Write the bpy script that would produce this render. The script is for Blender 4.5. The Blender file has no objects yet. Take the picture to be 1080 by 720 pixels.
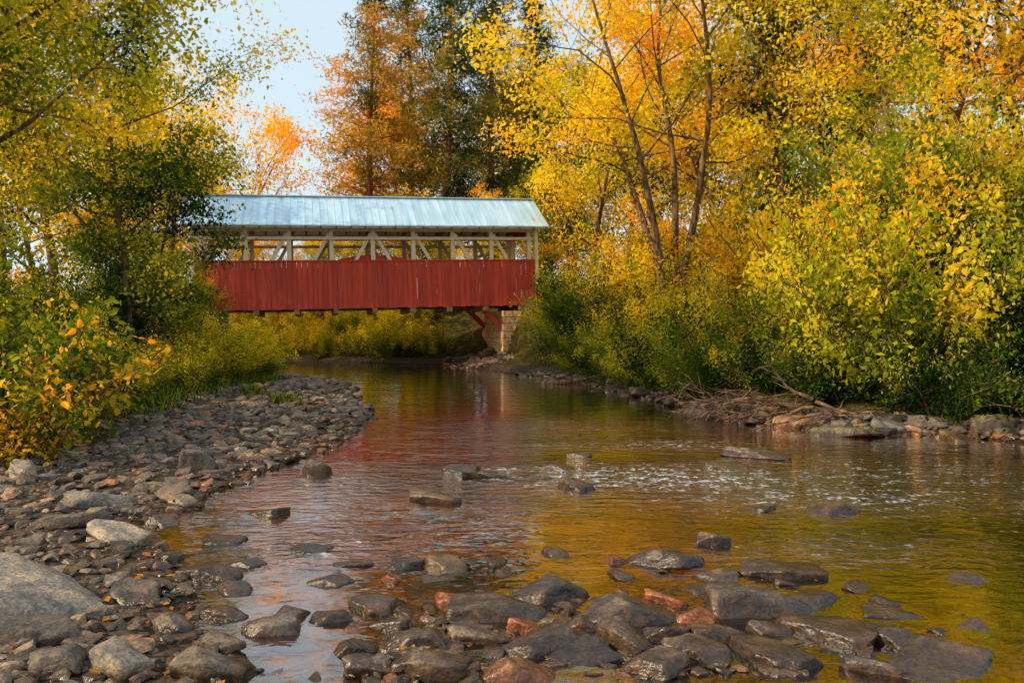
import bpy, math, numpy as np
from mathutils import Vector, noise as mnoise
D=bpy.data; C=bpy.context; SC=C.scene; COL=SC.collection
F=840.0; CH=1.7; HY=350.0
def G(px,py,z=0.0):
    Y=F*(CH-z)/(py-HY); return ((px-540)/F*Y, Y)
RS=np.random.RandomState
# ---------------------------------------------------------------- helpers
def tag(o,label=None,cat=None,group=None,kind=None):
    if label: o["label"]=label
    if cat: o["category"]=cat
    if group: o["group"]=group
    if kind: o["kind"]=kind
    return o
def make_mesh(name,V,polys,mat=None,smooth=False,mats=None,midx=None,tone=None):
    me=D.meshes.new(name)
    V=np.asarray(V,dtype=np.float32)
    me.vertices.add(len(V)); me.vertices.foreach_set("co",V.ravel())
    loops=[];starts=[];tot=0
    for P in polys:
        P=np.asarray(P,dtype=np.int32)
        if len(P)==0: continue
        k=P.shape[1]; loops.append(P.ravel()); starts.append(tot+np.arange(len(P))*k); tot+=P.size
    L=np.concatenate(loops); S=np.concatenate(starts).astype(np.int32)
    me.loops.add(len(L)); me.loops.foreach_set("vertex_index",L)
    me.polygons.add(len(S)); me.polygons.foreach_set("loop_start",S)
    if mat: me.materials.append(mat)
    if mats:
        for m in mats: me.materials.append(m)
    if midx is not None: me.polygons.foreach_set("material_index",np.asarray(midx,dtype=np.int32))
    me.update(calc_edges=True)
    me.polygons.foreach_set("use_smooth",np.full(len(S),bool(smooth)))
    if tone is not None:
        a=me.attributes.new("tone",'FLOAT','POINT'); a.data.foreach_set("value",np.asarray(tone,dtype=np.float32))
    return me
def obj(name,me,parent=None,loc=(0,0,0),rot=(0,0,0),scale=(1,1,1)):
    o=D.objects.new(name,me); o.location=loc; o.rotation_euler=rot; o.scale=scale
    COL.objects.link(o)
    if parent: o.parent=parent
    return o
# ---------------------------------------------------------------- materials
def newmat(name):
    m=D.materials.new(name); m.use_nodes=True; nt=m.node_tree; nt.nodes.clear()
    out=nt.nodes.new("ShaderNodeOutputMaterial"); return m,nt,out
def N(nt,t,**kw):
    n=nt.nodes.new(t)
    for k,v in kw.items(): setattr(n,k,v)
    return n
def ramp(nt,stops):
    r=nt.nodes.new("ShaderNodeValToRGB"); e=r.color_ramp.elements
    while len(e)<len(stops): e.new(0.5)
    for i,(p,c) in enumerate(stops):
        e[i].position=p; e[i].color=(c[0],c[1],c[2],1)
    return r
def math_(nt,op,a,b=None,clamp=False):
    n=nt.nodes.new("ShaderNodeMath"); n.operation=op; n.use_clamp=clamp
    for i,x in enumerate((a,b)):
        if x is None: continue
        if isinstance(x,(int,float)): n.inputs[i].default_value=x
        else: nt.links.new(x,n.inputs[i])
    return n.outputs[0]
def mixc(nt,f,a,b,mode='MIX'):
    n=nt.nodes.new("ShaderNodeMix"); n.data_type='RGBA'; n.blend_type=mode
    for sock,x in ((n.inputs[0],f),(n.inputs[6],a),(n.inputs[7],b)):
        if isinstance(x,(int,float)): sock.default_value=x
        elif isinstance(x,tuple): sock.default_value=(x[0],x[1],x[2],1)
        else: nt.links.new(x,sock)
    return n.outputs[2]
def leafmat(name,cols,trans=0.4):
    m,nt,out=newmat(name); L=nt.links.new
    at_=N(nt,"ShaderNodeAttribute"); at_.attribute_name="tone"; oi=N(nt,"ShaderNodeObjectInfo")
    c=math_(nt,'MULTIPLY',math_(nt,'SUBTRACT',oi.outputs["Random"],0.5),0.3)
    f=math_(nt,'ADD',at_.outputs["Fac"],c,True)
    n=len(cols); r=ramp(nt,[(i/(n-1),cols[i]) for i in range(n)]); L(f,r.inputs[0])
    p=N(nt,"ShaderNodeBsdfDiffuse"); L(r.outputs[0],p.inputs["Color"])
    t=N(nt,"ShaderNodeBsdfTranslucent"); tcx=mixc(nt,1.0,r.outputs[0],(1.4,1.2,0.6),'MULTIPLY'); L(tcx,t.inputs[0])
    ms=N(nt,"ShaderNodeMixShader"); ms.inputs[0].default_value=trans
    L(p.outputs[0],ms.inputs[1]); L(t.outputs[0],ms.inputs[2]); L(ms.outputs[0],out.inputs[0])
    return m
def barkmat(name,c1,c2):
    m,nt,out=newmat(name); L=nt.links.new
    geo=N(nt,"ShaderNodeNewGeometry"); mp=N(nt,"ShaderNodeMapping"); mp.inputs["Scale"].default_value=(9,9,1.6)
    L(geo.outputs["Position"],mp.inputs[0]); no=N(nt,"ShaderNodeTexNoise"); no.inputs["Scale"].default_value=1; no.inputs["Detail"].default_value=3
    L(mp.outputs[0],no.inputs["Vector"]); r=ramp(nt,[(0.35,c1),(0.65,c2)]); L(no.outputs["Fac"],r.inputs[0])
    p=N(nt,"ShaderNodeBsdfDiffuse"); L(r.outputs[0],p.inputs["Color"])
    b=N(nt,"ShaderNodeBump"); b.inputs["Distance"].default_value=0.03; L(no.outputs["Fac"],b.inputs["Height"]); L(b.outputs[0],p.inputs["Normal"])
    L(p.outputs[0],out.inputs[0]); return m
def rockmat(name,island=False,moss=0.0,tint=None,wetz=0.10):
    m,nt,out=newmat(name); L=nt.links.new
    geo=N(nt,"ShaderNodeNewGeometry"); oi=N(nt,"ShaderNodeObjectInfo")
    rnd=geo.outputs["Random Per Island"] if island else oi.outputs["Random"]
    r=ramp(nt,[(0,(0.055,0.048,0.046)),(0.25,(0.14,0.105,0.078)),(0.45,(0.10,0.08,0.072)),(0.6,(0.23,0.17,0.115)),(0.8,(0.14,0.13,0.13)),(0.92,(0.29,0.13,0.06)),(1,(0.33,0.26,0.18))])
    if tint: r=ramp(nt,[(0,tint),(1,tuple(x*1.5 for x in tint))])
    L(rnd,r.inputs[0])
    n1=N(nt,"ShaderNodeTexNoise"); n1.inputs["Scale"].default_value=7; n1.inputs["Detail"].default_value=6; n1.inputs["Roughness"].default_value=0.65
    L(geo.outputs["Position"],n1.inputs["Vector"])
    n2=N(nt,"ShaderNodeTexNoise"); n2.inputs["Scale"].default_value=48; n2.inputs["Detail"].default_value=4
    L(geo.outputs["Position"],n2.inputs["Vector"])
    v=ramp(nt,[(0.3,(0.36,0.34,0.34)),(0.5,(0.95,0.92,0.88)),(0.7,(1.9,1.5,1.05))]); L(n1.outputs["Fac"],v.inputs[0])
    c=mixc(nt,1.0,r.outputs[0],v.outputs[0],'MULTIPLY')
    v2=ramp(nt,[(0.35,(0.62,0.62,0.62)),(0.65,(1.35,1.35,1.35))]); L(n2.outputs["Fac"],v2.inputs[0])
    c=mixc(nt,1.0,c,v2.outputs[0],'MULTIPLY')
    sx=N(nt,"ShaderNodeSeparateXYZ"); L(geo.outputs["Normal"],sx.inputs[0])
    if moss>0:
        mm=math_(nt,'MULTIPLY',math_(nt,'ADD',math_(nt,'MULTIPLY',n1.outputs["Fac"],4.0),-1.8,True),math_(nt,'ADD',sx.outputs[2],0.1,True),True)
        c=mixc(nt,math_(nt,'MULTIPLY',mm,moss),c,(0.14,0.16,0.015))
    px=N(nt,"ShaderNodeSeparateXYZ"); L(geo.outputs["Position"],px.inputs[0])
    wet=N(nt,"ShaderNodeMapRange"); wet.inputs[1].default_value=wetz*.4; wet.inputs[2].default_value=wetz; wet.inputs[3].default_value=1; wet.inputs[4].default_value=0
    L(math_(nt,'ADD',px.outputs[2],math_(nt,'MULTIPLY',math_(nt,'SUBTRACT',n1.outputs["Fac"],0.5),0.16)),wet.inputs[0])
    cw=mixc(nt,1.0,c,(0.50,0.39,0.31),'MULTIPLY'); c=mixc(nt,wet.outputs[0],c,cw)
    und=N(nt,"ShaderNodeMapRange"); und.inputs[1].default_value=-0.05; und.inputs[2].default_value=0.0; und.inputs[3].default_value=0.8; und.inputs[4].default_value=0; L(px.outputs[2],und.inputs[0])
    uc=mixc(nt,rnd,(0.22,0.07,0.012),(0.78,0.28,0.035)); c=mixc(nt,und.outputs[0],c,uc)
    p=N(nt,"ShaderNodeBsdfPrincipled"); L(c,p.inputs["Base Color"])
    ro=N(nt,"ShaderNodeMapRange"); ro.inputs[3].default_value=0.7; ro.inputs[4].default_value=0.24; L(wet.outputs[0],ro.inputs[0]); L(ro.outputs[0],p.inputs["Roughness"])
    b=N(nt,"ShaderNodeBump"); b.inputs["Distance"].default_value=0.02; b.inputs["Strength"].default_value=0.9
    L(math_(nt,'ADD',n1.outputs["Fac"],math_(nt,'MULTIPLY',n2.outputs["Fac"],0.35)),b.inputs["Height"]); L(b.outputs[0],p.inputs["Normal"])
    L(p.outputs[0],out.inputs[0]); return m
def paintmat(name,c1,c2,rough=0.7,metal=0.0,stretch=(6,6,0.7),island=0.3,worn=None,wf=.6):
    m,nt,out=newmat(name); L=nt.links.new
    tc=N(nt,"ShaderNodeTexCoord"); geo=N(nt,"ShaderNodeNewGeometry"); mp=N(nt,"ShaderNodeMapping"); mp.inputs["Scale"].default_value=stretch
    L(tc.outputs["Object"],mp.inputs[0]); no=N(nt,"ShaderNodeTexNoise"); no.inputs["Scale"].default_value=1.5; no.inputs["Detail"].default_value=6
    L(mp.outputs[0],no.inputs["Vector"]); r=ramp(nt,[(0.3,c1),(0.7,c2)]); L(no.outputs["Fac"],r.inputs[0])
    k=N(nt,"ShaderNodeMapRange"); k.inputs[3].default_value=1-island; k.inputs[4].default_value=1+island; L(geo.outputs["Random Per Island"],k.inputs[0])
    hsv=N(nt,"ShaderNodeHueSaturation"); L(k.outputs[0],hsv.inputs["Value"]); L(r.outputs[0],hsv.inputs["Color"])
    c=hsv.outputs[0]
    if worn:
        w=ramp(nt,[(0.62,(0,0,0)),(0.72,(1,1,1))]); L(no.outputs["Fac"],w.inputs[0]); c=mixc(nt,math_(nt,'MULTIPLY',w.outputs[0],wf),c,worn)
    p=N(nt,"ShaderNodeBsdfPrincipled"); L(c,p.inputs["Base Color"]); p.inputs["Roughness"].default_value=rough; p.inputs["Metallic"].default_value=metal
    b=N(nt,"ShaderNodeBump"); b.inputs["Distance"].default_value=0.01; b.inputs["Strength"].default_value=0.5; L(no.outputs["Fac"],b.inputs["Height"]); L(b.outputs[0],p.inputs["Normal"])
    L(p.outputs[0],out.inputs[0]); return m
# ---------------------------------------------------------------- numpy noise / terrain
_tab=RS(7).rand(256,256)
def vn(x,y):
    xi=np.floor(x).astype(int); yi=np.floor(y).astype(int); fx=x-xi; fy=y-yi
    fx=fx*fx*(3-2*fx); fy=fy*fy*(3-2*fy)
    a=_tab[xi&255,yi&255]; b=_tab[(xi+1)&255,yi&255]; c=_tab[xi&255,(yi+1)&255]; d=_tab[(xi+1)&255,(yi+1)&255]
    return (a*(1-fx)+b*fx)*(1-fy)+(c*(1-fx)+d*fx)*fy
def fbm(x,y,o=4):
    s=0;a=0.5
    for i in range(o):
        s=s+a*vn(x*2**i+13.7*i,y*2**i+5.1*i); a*=0.5
    return s
LEFT=[(-1.3,-6),(-1.35,3.0),(-1.45,3.9),(-1.9,4.9),(-2.55,5.7),(-3.05,6.8),(-3.2,8.4),(-2.75,11),(-2.6,14),(-2.9,16.5),(-3.9,20),(-5.3,26),(-9,31.5),(-12.4,35),(-13.4,39),(-20,43),(-40,46)]
RIGHT=[(-40,58),(-22,53),(-12,47),(-7,43.2),(-3.2,41),(-2.3,38.5),(-1.4,35),(0.3,31.5),(2.4,27),(3.4,21),(3.7,17),(4.3,15),(5.4,13.6),(7.6,12.4),(12,10.6),(20,8.5),(32,6),(32,-6)]
POLY=np.array(LEFT+RIGHT)
LA=np.array(LEFT); RA=np.array(RIGHT)
def seg_d(x,y,A,closed):
    best=np.full(x.shape,1e9); n=len(A)
    for i in range(n if closed else n-1):
        a=A[i]; b=A[(i+1)%n]; e=b-a; t=np.clip(((x-a[0])*e[0]+(y-a[1])*e[1])/(e@e),0,1)
        best=np.minimum(best,np.hypot(x-a[0]-t*e[0],y-a[1]-t*e[1]))
    return best
def inside(x,y):
    r=np.zeros(x.shape,bool); n=len(POLY)
    for i in range(n):
        a=POLY[i]; b=POLY[(i+1)%n]
        if a[1]==b[1]: continue
        c=((a[1]>y)!=(b[1]>y))&(x<(b[0]-a[0])*(y-a[1])/(b[1]-a[1])+a[0]); r^=c
    return r
def sd(x,y):
    w=0.45*(fbm(x*0.9+40,y*0.9+40,3)-0.45)*2
    d=seg_d(x,y,POLY,True); return np.where(inside(x,y),-d,d)+w
def gwid(y): return np.interp(y,[0,6,8,11,16,22,28,34],[7,5.6,4.3,4.1,4.4,3.6,2.2,0.8])
def ss(t): t=np.clip(t,0,1); return t*t*(3-2*t)
TH=math.radians(14.0); TILT=math.radians(1.5); BO=np.array([-14.3,36.1,2.64]); BL=16.0; BW=4.6
cu,su=math.cos(TH),math.sin(TH)
BARS=[(-0.35,4.5,0.6,0.6,0.27),(0.35,4.8,0.8,0.5,0.27),(0.9,4.0,1.7,0.4,0.28),(1.75,5.2,0.9,0.5,0.26),(-0.3,5.8,0.5,0.4,0.24),(2.2,4.4,0.8,0.4,0.27),(-0.4,4.0,.5,.3,.27),(-0.9,8.6,0.6,0.5,0.17),(0.2,9.7,0.9,0.2,0.2),(4.3,11.8,0.9,0.3,0.2),(2.0,8.8,1.6,0.4,0.1),(0.1,7.0,1.7,1.6,.18)]
def height(x,y):
    x=np.asarray(x,float); y=np.asarray(y,float)
    d=sd(x,y); dl=seg_d(x,y,LA,False); dr=seg_d(x,y,RA,False); left=dl<dr
    dd=np.maximum(d,0)
    gw=gwid(y)
    zl=0.02+0.055*np.minimum(dd,gw)+ss((dd-gw)/5.0)*2.2+0.035*np.clip(dd-gw-5,0,25)
    zr=0.28*ss(dd/0.9)+ss((dd-0.7)/6.5)*2.9+0.05*np.clip(dd-7,0,40)
    z=np.where(left,zl,zr)
    und=np.maximum(-d,0); bed=-0.30*(1-np.exp(-und/0.9))-0.06*ss((x-2)/4)
    bb=0
    for bx,by,sx,sy,h in BARS: bb=np.maximum(bb,h*np.exp(-((x-bx)/sx)**2-((y-by)/sy)**2))
    bed=bed+bb
    z=np.where(d>0,z,bed)
    z=z+(fbm(x*1.3,y*1.3,4)-0.47)*np.where(d>0,0.10+0.1*ss((dd-3)/4),0.12)
    lu=(x-BO[0])*cu+(y-BO[1])*su; lv=-(x-BO[0])*su+(y-BO[1])*cu
    deck=BO[2]+0.25+lu*math.tan(TILT)
    deck=np.where(lu>8,np.minimum(deck,3.3),deck)
    av=np.abs(lv-BW/2); side=np.clip(av-3.2,0,50)*0.7
    endd=np.where(lu>8,np.clip(15.4-lu,0,50),np.clip(lu-0.3,0,50))*2.6
    tgt=deck-0.05-side-endd
    z=np.where((d>-0.2)&(lu>-25)&(lu<45),np.maximum(z,tgt),z)
    rr=np.hypot(x,y-20); z=z+np.clip(rr-70,0,330)*0.03
    return z
def hz(x,y): return float(height(np.array([x]),np.array([y]))[0])
def axis(parts):
    o=[]
    for a,b,s in parts: o.append(np.arange(a,b,s))
    return np.concatenate(o)
xs=axis([(-420,-50,25),(-50,-10,0.6),(-10,-5,0.2),(-5,5,0.07),(5,12,0.2),(12,50,0.6),(50,421,25)])
ys=axis([(-60,-6,6),(-6,3,0.5),(3,9,0.06),(9,16,0.12),(16,50,0.35),(50,90,2),(90,430,20)])
Xg,Yg=np.meshgrid(xs,ys); Zg=height(Xg,Yg)
def gridfaces(nx,ny):
    i=np.arange(nx-1)[None,:]+np.arange(ny-1)[:,None]*nx; i=i.ravel()
    return np.stack([i,i+1,i+1+nx,i+nx],1)
def groundmat():
    m,nt,out=newmat("ground_gravel_and_soil"); L=nt.links.new
    geo=N(nt,"ShaderNodeNewGeometry"); at=N(nt,"ShaderNodeAttribute"); at.attribute_name="soil"
    v=N(nt,"ShaderNodeTexVoronoi"); v.inputs["Scale"].default_value=16; L(geo.outputs["Position"],v.inputs["Vector"])
    r=ramp(nt,[(0,(0.03,0.025,0.023)),(0.4,(0.10,0.072,0.052)),(0.7,(0.06,0.048,0.042)),(1,(0.17,0.12,0.08))]); L(v.outputs["Color"],r.inputs[0])
    n1=N(nt,"ShaderNodeTexNoise"); n1.inputs["Scale"].default_value=2.2; n1.inputs["Detail"].default_value=7; n1.inputs["Roughness"].default_value=0.7; L(geo.outputs["Position"],n1.inputs["Vector"])
    s=ramp(nt,[(0.3,(0.025,0.014,0.008)),(0.45,(0.08,0.045,0.018)),(0.55,(0.05,0.065,0.015)),(0.7,(0.22,0.12,0.035))]); L(n1.outputs["Fac"],s.inputs[0])
    c=mixc(nt,at.outputs["Fac"],r.outputs[0],s.outputs[0])
    px=N(nt,"ShaderNodeSeparateXYZ"); L(geo.outputs["Position"],px.inputs[0])
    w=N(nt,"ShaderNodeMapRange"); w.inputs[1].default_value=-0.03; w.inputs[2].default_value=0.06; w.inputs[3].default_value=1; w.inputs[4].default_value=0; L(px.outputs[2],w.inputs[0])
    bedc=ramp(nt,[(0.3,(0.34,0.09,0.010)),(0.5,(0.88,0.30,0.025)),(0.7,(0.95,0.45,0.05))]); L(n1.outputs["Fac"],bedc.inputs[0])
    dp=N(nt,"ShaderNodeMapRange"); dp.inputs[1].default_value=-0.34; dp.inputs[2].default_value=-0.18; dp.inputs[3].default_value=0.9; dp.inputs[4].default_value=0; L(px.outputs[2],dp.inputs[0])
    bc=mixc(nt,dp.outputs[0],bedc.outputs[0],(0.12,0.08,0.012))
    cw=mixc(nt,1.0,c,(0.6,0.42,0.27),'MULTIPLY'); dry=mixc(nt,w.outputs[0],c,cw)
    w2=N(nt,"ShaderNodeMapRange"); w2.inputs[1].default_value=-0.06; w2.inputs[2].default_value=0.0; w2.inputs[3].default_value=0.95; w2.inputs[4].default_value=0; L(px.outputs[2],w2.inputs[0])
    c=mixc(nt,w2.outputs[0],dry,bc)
    p=N(nt,"ShaderNodeBsdfDiffuse"); L(c,p.inputs["Color"])
    b=N(nt,"ShaderNodeBump"); b.inputs["Distance"].default_value=0.03; L(math_(nt,'SUBTRACT',n1.outputs["Fac"],v.outputs["Distance"]),b.inputs["Height"]); L(b.outputs[0],p.inputs["Normal"])
    L(p.outputs[0],out.inputs[0]); return m
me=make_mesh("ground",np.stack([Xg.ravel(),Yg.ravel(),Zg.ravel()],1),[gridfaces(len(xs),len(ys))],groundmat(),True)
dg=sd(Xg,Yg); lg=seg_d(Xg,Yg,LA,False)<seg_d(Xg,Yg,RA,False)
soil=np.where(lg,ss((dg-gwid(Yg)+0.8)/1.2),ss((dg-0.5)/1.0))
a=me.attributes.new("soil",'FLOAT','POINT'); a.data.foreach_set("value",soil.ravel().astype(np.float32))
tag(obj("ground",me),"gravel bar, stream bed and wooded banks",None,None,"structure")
# ---------------------------------------------------------------- water
def watermat():
    m,nt,out=newmat("stream_water"); L=nt.links.new
    geo=N(nt,"ShaderNodeNewGeometry"); at=N(nt,"ShaderNodeAttribute"); at.attribute_name="riffle"
    def nz(sc,scl,det=3,dist=0.0):
        mp=N(nt,"ShaderNodeMapping"); mp.inputs["Scale"].default_value=scl; L(geo.outputs["Position"],mp.inputs[0])
        n=N(nt,"ShaderNodeTexNoise"); n.inputs["Scale"].default_value=sc; n.inputs["Detail"].default_value=det; n.inputs["Distortion"].default_value=dist
        L(mp.outputs[0],n.inputs["Vector"]); return n.outputs["Fac"]
    big=nz(1.1,(0.8,1.5,1),2,0.4); mid=nz(4.5,(0.85,1.7,1),2,0.6); fine=nz(15,(1,1.3,1),3,0.5)
    k=at.outputs["Fac"]
    h=math_(nt,'MULTIPLY',big,0.018)
    h=math_(nt,'ADD',h,math_(nt,'MULTIPLY',mid,math_(nt,'ADD',math_(nt,'MULTIPLY',k,0.065),0.006)))
    h=math_(nt,'ADD',h,math_(nt,'MULTIPLY',fine,math_(nt,'ADD',math_(nt,'MULTIPLY',k,0.022),0.0006)))
    b=N(nt,"ShaderNodeBump"); b.inputs["Distance"].default_value=1.0; b.inputs["Strength"].default_value=1.0; L(h,b.inputs["Height"])
    fr=N(nt,"ShaderNodeFresnel"); fr.inputs[0].default_value=1.6; L(b.outputs[0],fr.inputs[1])
    frb=math_(nt,'ADD',math_(nt,'MULTIPLY',fr.outputs[0],1.7),0.03,True)
    gl=N(nt,"ShaderNodeBsdfGlossy"); gl.inputs["Roughness"].default_value=0.012; L(b.outputs[0],gl.inputs["Normal"]); gl.inputs[0].default_value=(1,1,1,1)
    tr=N(nt,"ShaderNodeBsdfTransparent"); tr.inputs[0].default_value=(1.0,0.84,0.52,1)
    ms=N(nt,"ShaderNodeMixShader"); L(frb,ms.inputs[0]); L(tr.outputs[0],ms.inputs[1]); L(gl.outputs[0],ms.inputs[2])
    fo=N(nt,"ShaderNodeBsdfDiffuse"); fo.inputs[0].default_value=(0.72,0.80,0.87,1)
    fm=N(nt,"ShaderNodeMapRange"); fm.inputs[1].default_value=0.60; fm.inputs[2].default_value=0.74; fm.inputs[4].default_value=0.75
    L(math_(nt,'MULTIPLY',math_(nt,'ADD',mid,math_(nt,'MULTIPLY',math_(nt,'SUBTRACT',fine,0.5),1.3)),math_(nt,'ADD',math_(nt,'MULTIPLY',k,0.4),0.70)),fm.inputs[0])
    m2=N(nt,"ShaderNodeMixShader"); L(math_(nt,'MULTIPLY',fm.outputs[0],k,True),m2.inputs[0]); L(ms.outputs[0],m2.inputs[1]); L(fo.outputs[0],m2.inputs[2])
    L(m2.outputs[0],out.inputs[0]); return m
wx=axis([(-42,-6,1),(-6,10,0.15),(10,33,1)]); wy=axis([(-6,3,1),(3,16,0.15),(16,60,1)])
WX,WY=np.meshgrid(wx,wy)
RIF=[(1.7,9.3,2.4,1.1,.95),(0.3,9.9,1.6,0.4,0.7),(3.2,8.2,2.6,1.0,0.7),(1.2,14,2.4,1.8,0.4),(-1.4,6.3,0.5,0.6,0.6),(2.6,6.2,1.6,0.6,0.4),(4.5,9.5,2.8,1.6,0.55),(-1.7,8.8,.8,.9,.5),(2.2,12,2.4,.9,.6)]
K=np.zeros(WX.shape)
for bx,by,sx,sy,h in RIF: K=np.maximum(K,h*np.exp(-((WX-bx)/sx)**2-((WY-by)/sy)**2))
me=make_mesh("water",np.stack([WX.ravel(),WY.ravel(),np.zeros(WX.size)],1),[gridfaces(len(wx),len(wy))],watermat(),True)
a=me.attributes.new("riffle",'FLOAT','POINT'); a.data.foreach_set("value",K.ravel().astype(np.float32))
tag(obj("water",me),"shallow clear stream with ripples",None,None,"structure")
# ---------------------------------------------------------------- leaves & branches
def unit(v): return v/np.maximum(np.linalg.norm(v,axis=-1,keepdims=True),1e-9)
def leaves(rng,P,size,aspect=0.5,near=False,droop=0.3,var=0.35,outer=None,fq=0.55):
    n=len(P); d=rng.normal(size=(n,3)); d[:,2]-=droop; d=unit(d)
    nn=rng.normal(size=(n,3)); nn[:,2]+=0.9; s=unit(np.cross(d,nn)); up=np.cross(s,d)
    L=(size*(1+var*rng.normal(size=n)).clip(0.4,1.8))[:,None]; W=L*aspect
    b=P-d*L*0.5; t=P+d*L*0.5
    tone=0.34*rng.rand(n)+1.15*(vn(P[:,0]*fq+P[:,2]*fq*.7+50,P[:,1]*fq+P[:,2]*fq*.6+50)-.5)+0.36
    if outer is not None: tone=tone+0.6*(outer-0.6)  # inner and low leaves greener and darker: foliage shade put into their colour
    if near:
        V=np.stack([b,b+d*L*0.28+s*W*0.5+up*L*0.06,b+d*L*0.65+s*W*0.42+up*L*0.06,t,b+d*L*0.65-s*W*0.42+up*L*0.06,b+d*L*0.28-s*W*0.5+up*L*0.06],1)
        i=np.arange(n)[:,None]*6
        Fq=np.concatenate([i+np.array([0,1,2,3]),i+np.array([0,3,4,5])]); k=6
    else:
        V=np.stack([b,b+d*L*0.45+s*W*0.5,t,b+d*L*0.45-s*W*0.5+up*L*0.1],1); i=np.arange(n)[:,None]*4
        Fq=i+np.array([0,1,2,3]); k=4
    return V.reshape(-1,3),Fq,np.repeat(tone,k)
class Tubes:
    def __init__(s): s.V=[];s.Q=[];s.n=0
    def add(s,pts,rad,k=6):
        pts=np.array(pts); m=len(pts); tan=np.gradient(pts,axis=0); tan=unit(tan)
        ref=np.array([0.31,0.2,0.93]) if abs(tan[0][2])<0.9 else np.array([1,0.1,0.0])
        a=unit(np.cross(tan,ref)); b=np.cross(tan,a); th=np.arange(k)/k*2*np.pi
        V=pts[:,None,:]+np.array(rad)[:,None,None]*(np.cos(th)[None,:,None]*a[:,None,:]+np.sin(th)[None,:,None]*b[:,None,:])
        s.V.append(V.reshape(-1,3))
        i=np.arange(m-1)[:,None]*k; j=np.arange(k)[None,:]; j2=(j+1)%k
        s.Q.append((np.stack([i+j,i+j2,i+k+j2,i+k+j],-1).reshape(-1,4))+s.n); s.n+=m*k
    def mesh(s,name,mat): return make_mesh(name,np.concatenate(s.V),[np.concatenate(s.Q)],mat,True)
def grow(rng,p,d,length,nseg,wob,up):
    pts=[np.array(p,float)]; d=unit(np.array(d,float))
    for i in range(nseg):
        d=unit(d+rng.normal(0,wob,3)+np.array([0,0,up/nseg])); pts.append(pts[-1]+d*length/nseg)
    return np.array(pts)
def at(pts,t):
    x=t*(len(pts)-1); i=min(int(x),len(pts)-2); f=x-i; return pts[i]*(1-f)+pts[i+1]*f, unit(pts[i+1]-pts[i])
def gen_broad(seed,H,R,base=0.3,r0=0.2,stems=1,limbs=13,subs=6,twigs=4,lp=22,leaf=0.17,clump=0.38,near=False,leaff=0.55,lean=(0,0),spreadstem=0.25):
    rng=RS(seed); T=Tubes(); anc=[]
    for s in range(stems):
        az=s*6.28/stems+rng.rand()
        d0=np.array([lean[0]+(math.cos(az)*spreadstem if stems>1 else 0),lean[1]+(math.sin(az)*spreadstem if stems>1 else 0),1.0])
        tp=grow(rng,(math.cos(az)*r0*0.9*(stems>1),math.sin(az)*r0*0.9*(stems>1),-0.3),d0,H*(0.9 if s==0 else rng.uniform(.78,.95)),12,0.055,0.25)
        rr=r0*(1 if stems==1 else 0.8); T.add(tp,rr*np.linspace(1.1,0.12,13)**0.9,8)
        nl=int(limbs/(stems**0.5))
        for i in range(nl):
            u=(i+rng.rand())/nl; t=base+(1-base)*u*0.98
            p,dd=at(tp,t); a=i*2.4+rng.rand()*0.8; el=0.25+0.8*u+rng.normal(0,.12)
            ll=R*(0.45+0.65*math.sin(math.pi*min(1,(u*0.8+0.15))))*rng.uniform(.75,1.15)
            lp_=grow(rng,p,(math.cos(a)*math.cos(el),math.sin(a)*math.cos(el),math.sin(el)),ll,7,0.13,0.25)
            lr=rr*(1-t*0.85)*0.5; T.add(lp_,lr*np.linspace(1,0.2,8),5)
            for j in range(subs):
                t2=0.3+0.7*(j+rng.rand())/subs; p2,d2=at(lp_,t2)
                sdv=unit(d2+rng.normal(0,0.75,3)); sl=ll*rng.uniform(.25,.45)
                sp=grow(rng,p2,sdv,sl,4,0.2,0.1); T.add(sp,lr*0.35*np.linspace(1,0.25,5)*(1.1-t2*0.5),4)
                for k in range(twigs):
                    p3,d3=at(sp,0.3+0.7*rng.rand()); e=p3+unit(d3+rng.normal(0,.9,3))*sl*0.35
                    T.add([p3,(p3+e)/2+rng.normal(0,.03,3),e],[lr*0.13+.004,lr*0.09+.003,.003],3)
                    anc+= [p3*(.5)+e*.5,e]
    anc=np.array(anc); keep=rng.rand(len(anc))<0.93; anc=anc[keep]
    P=np.repeat(anc,lp,0); P=P+rng.normal(0,clump,(len(P),3))*np.array([1,1,0.7])
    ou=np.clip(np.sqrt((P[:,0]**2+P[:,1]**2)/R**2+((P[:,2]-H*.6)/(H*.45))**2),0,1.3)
    V,Q,t=leaves(rng,P,leaf,leaff,near,outer=ou); return T,V,Q,t
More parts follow.
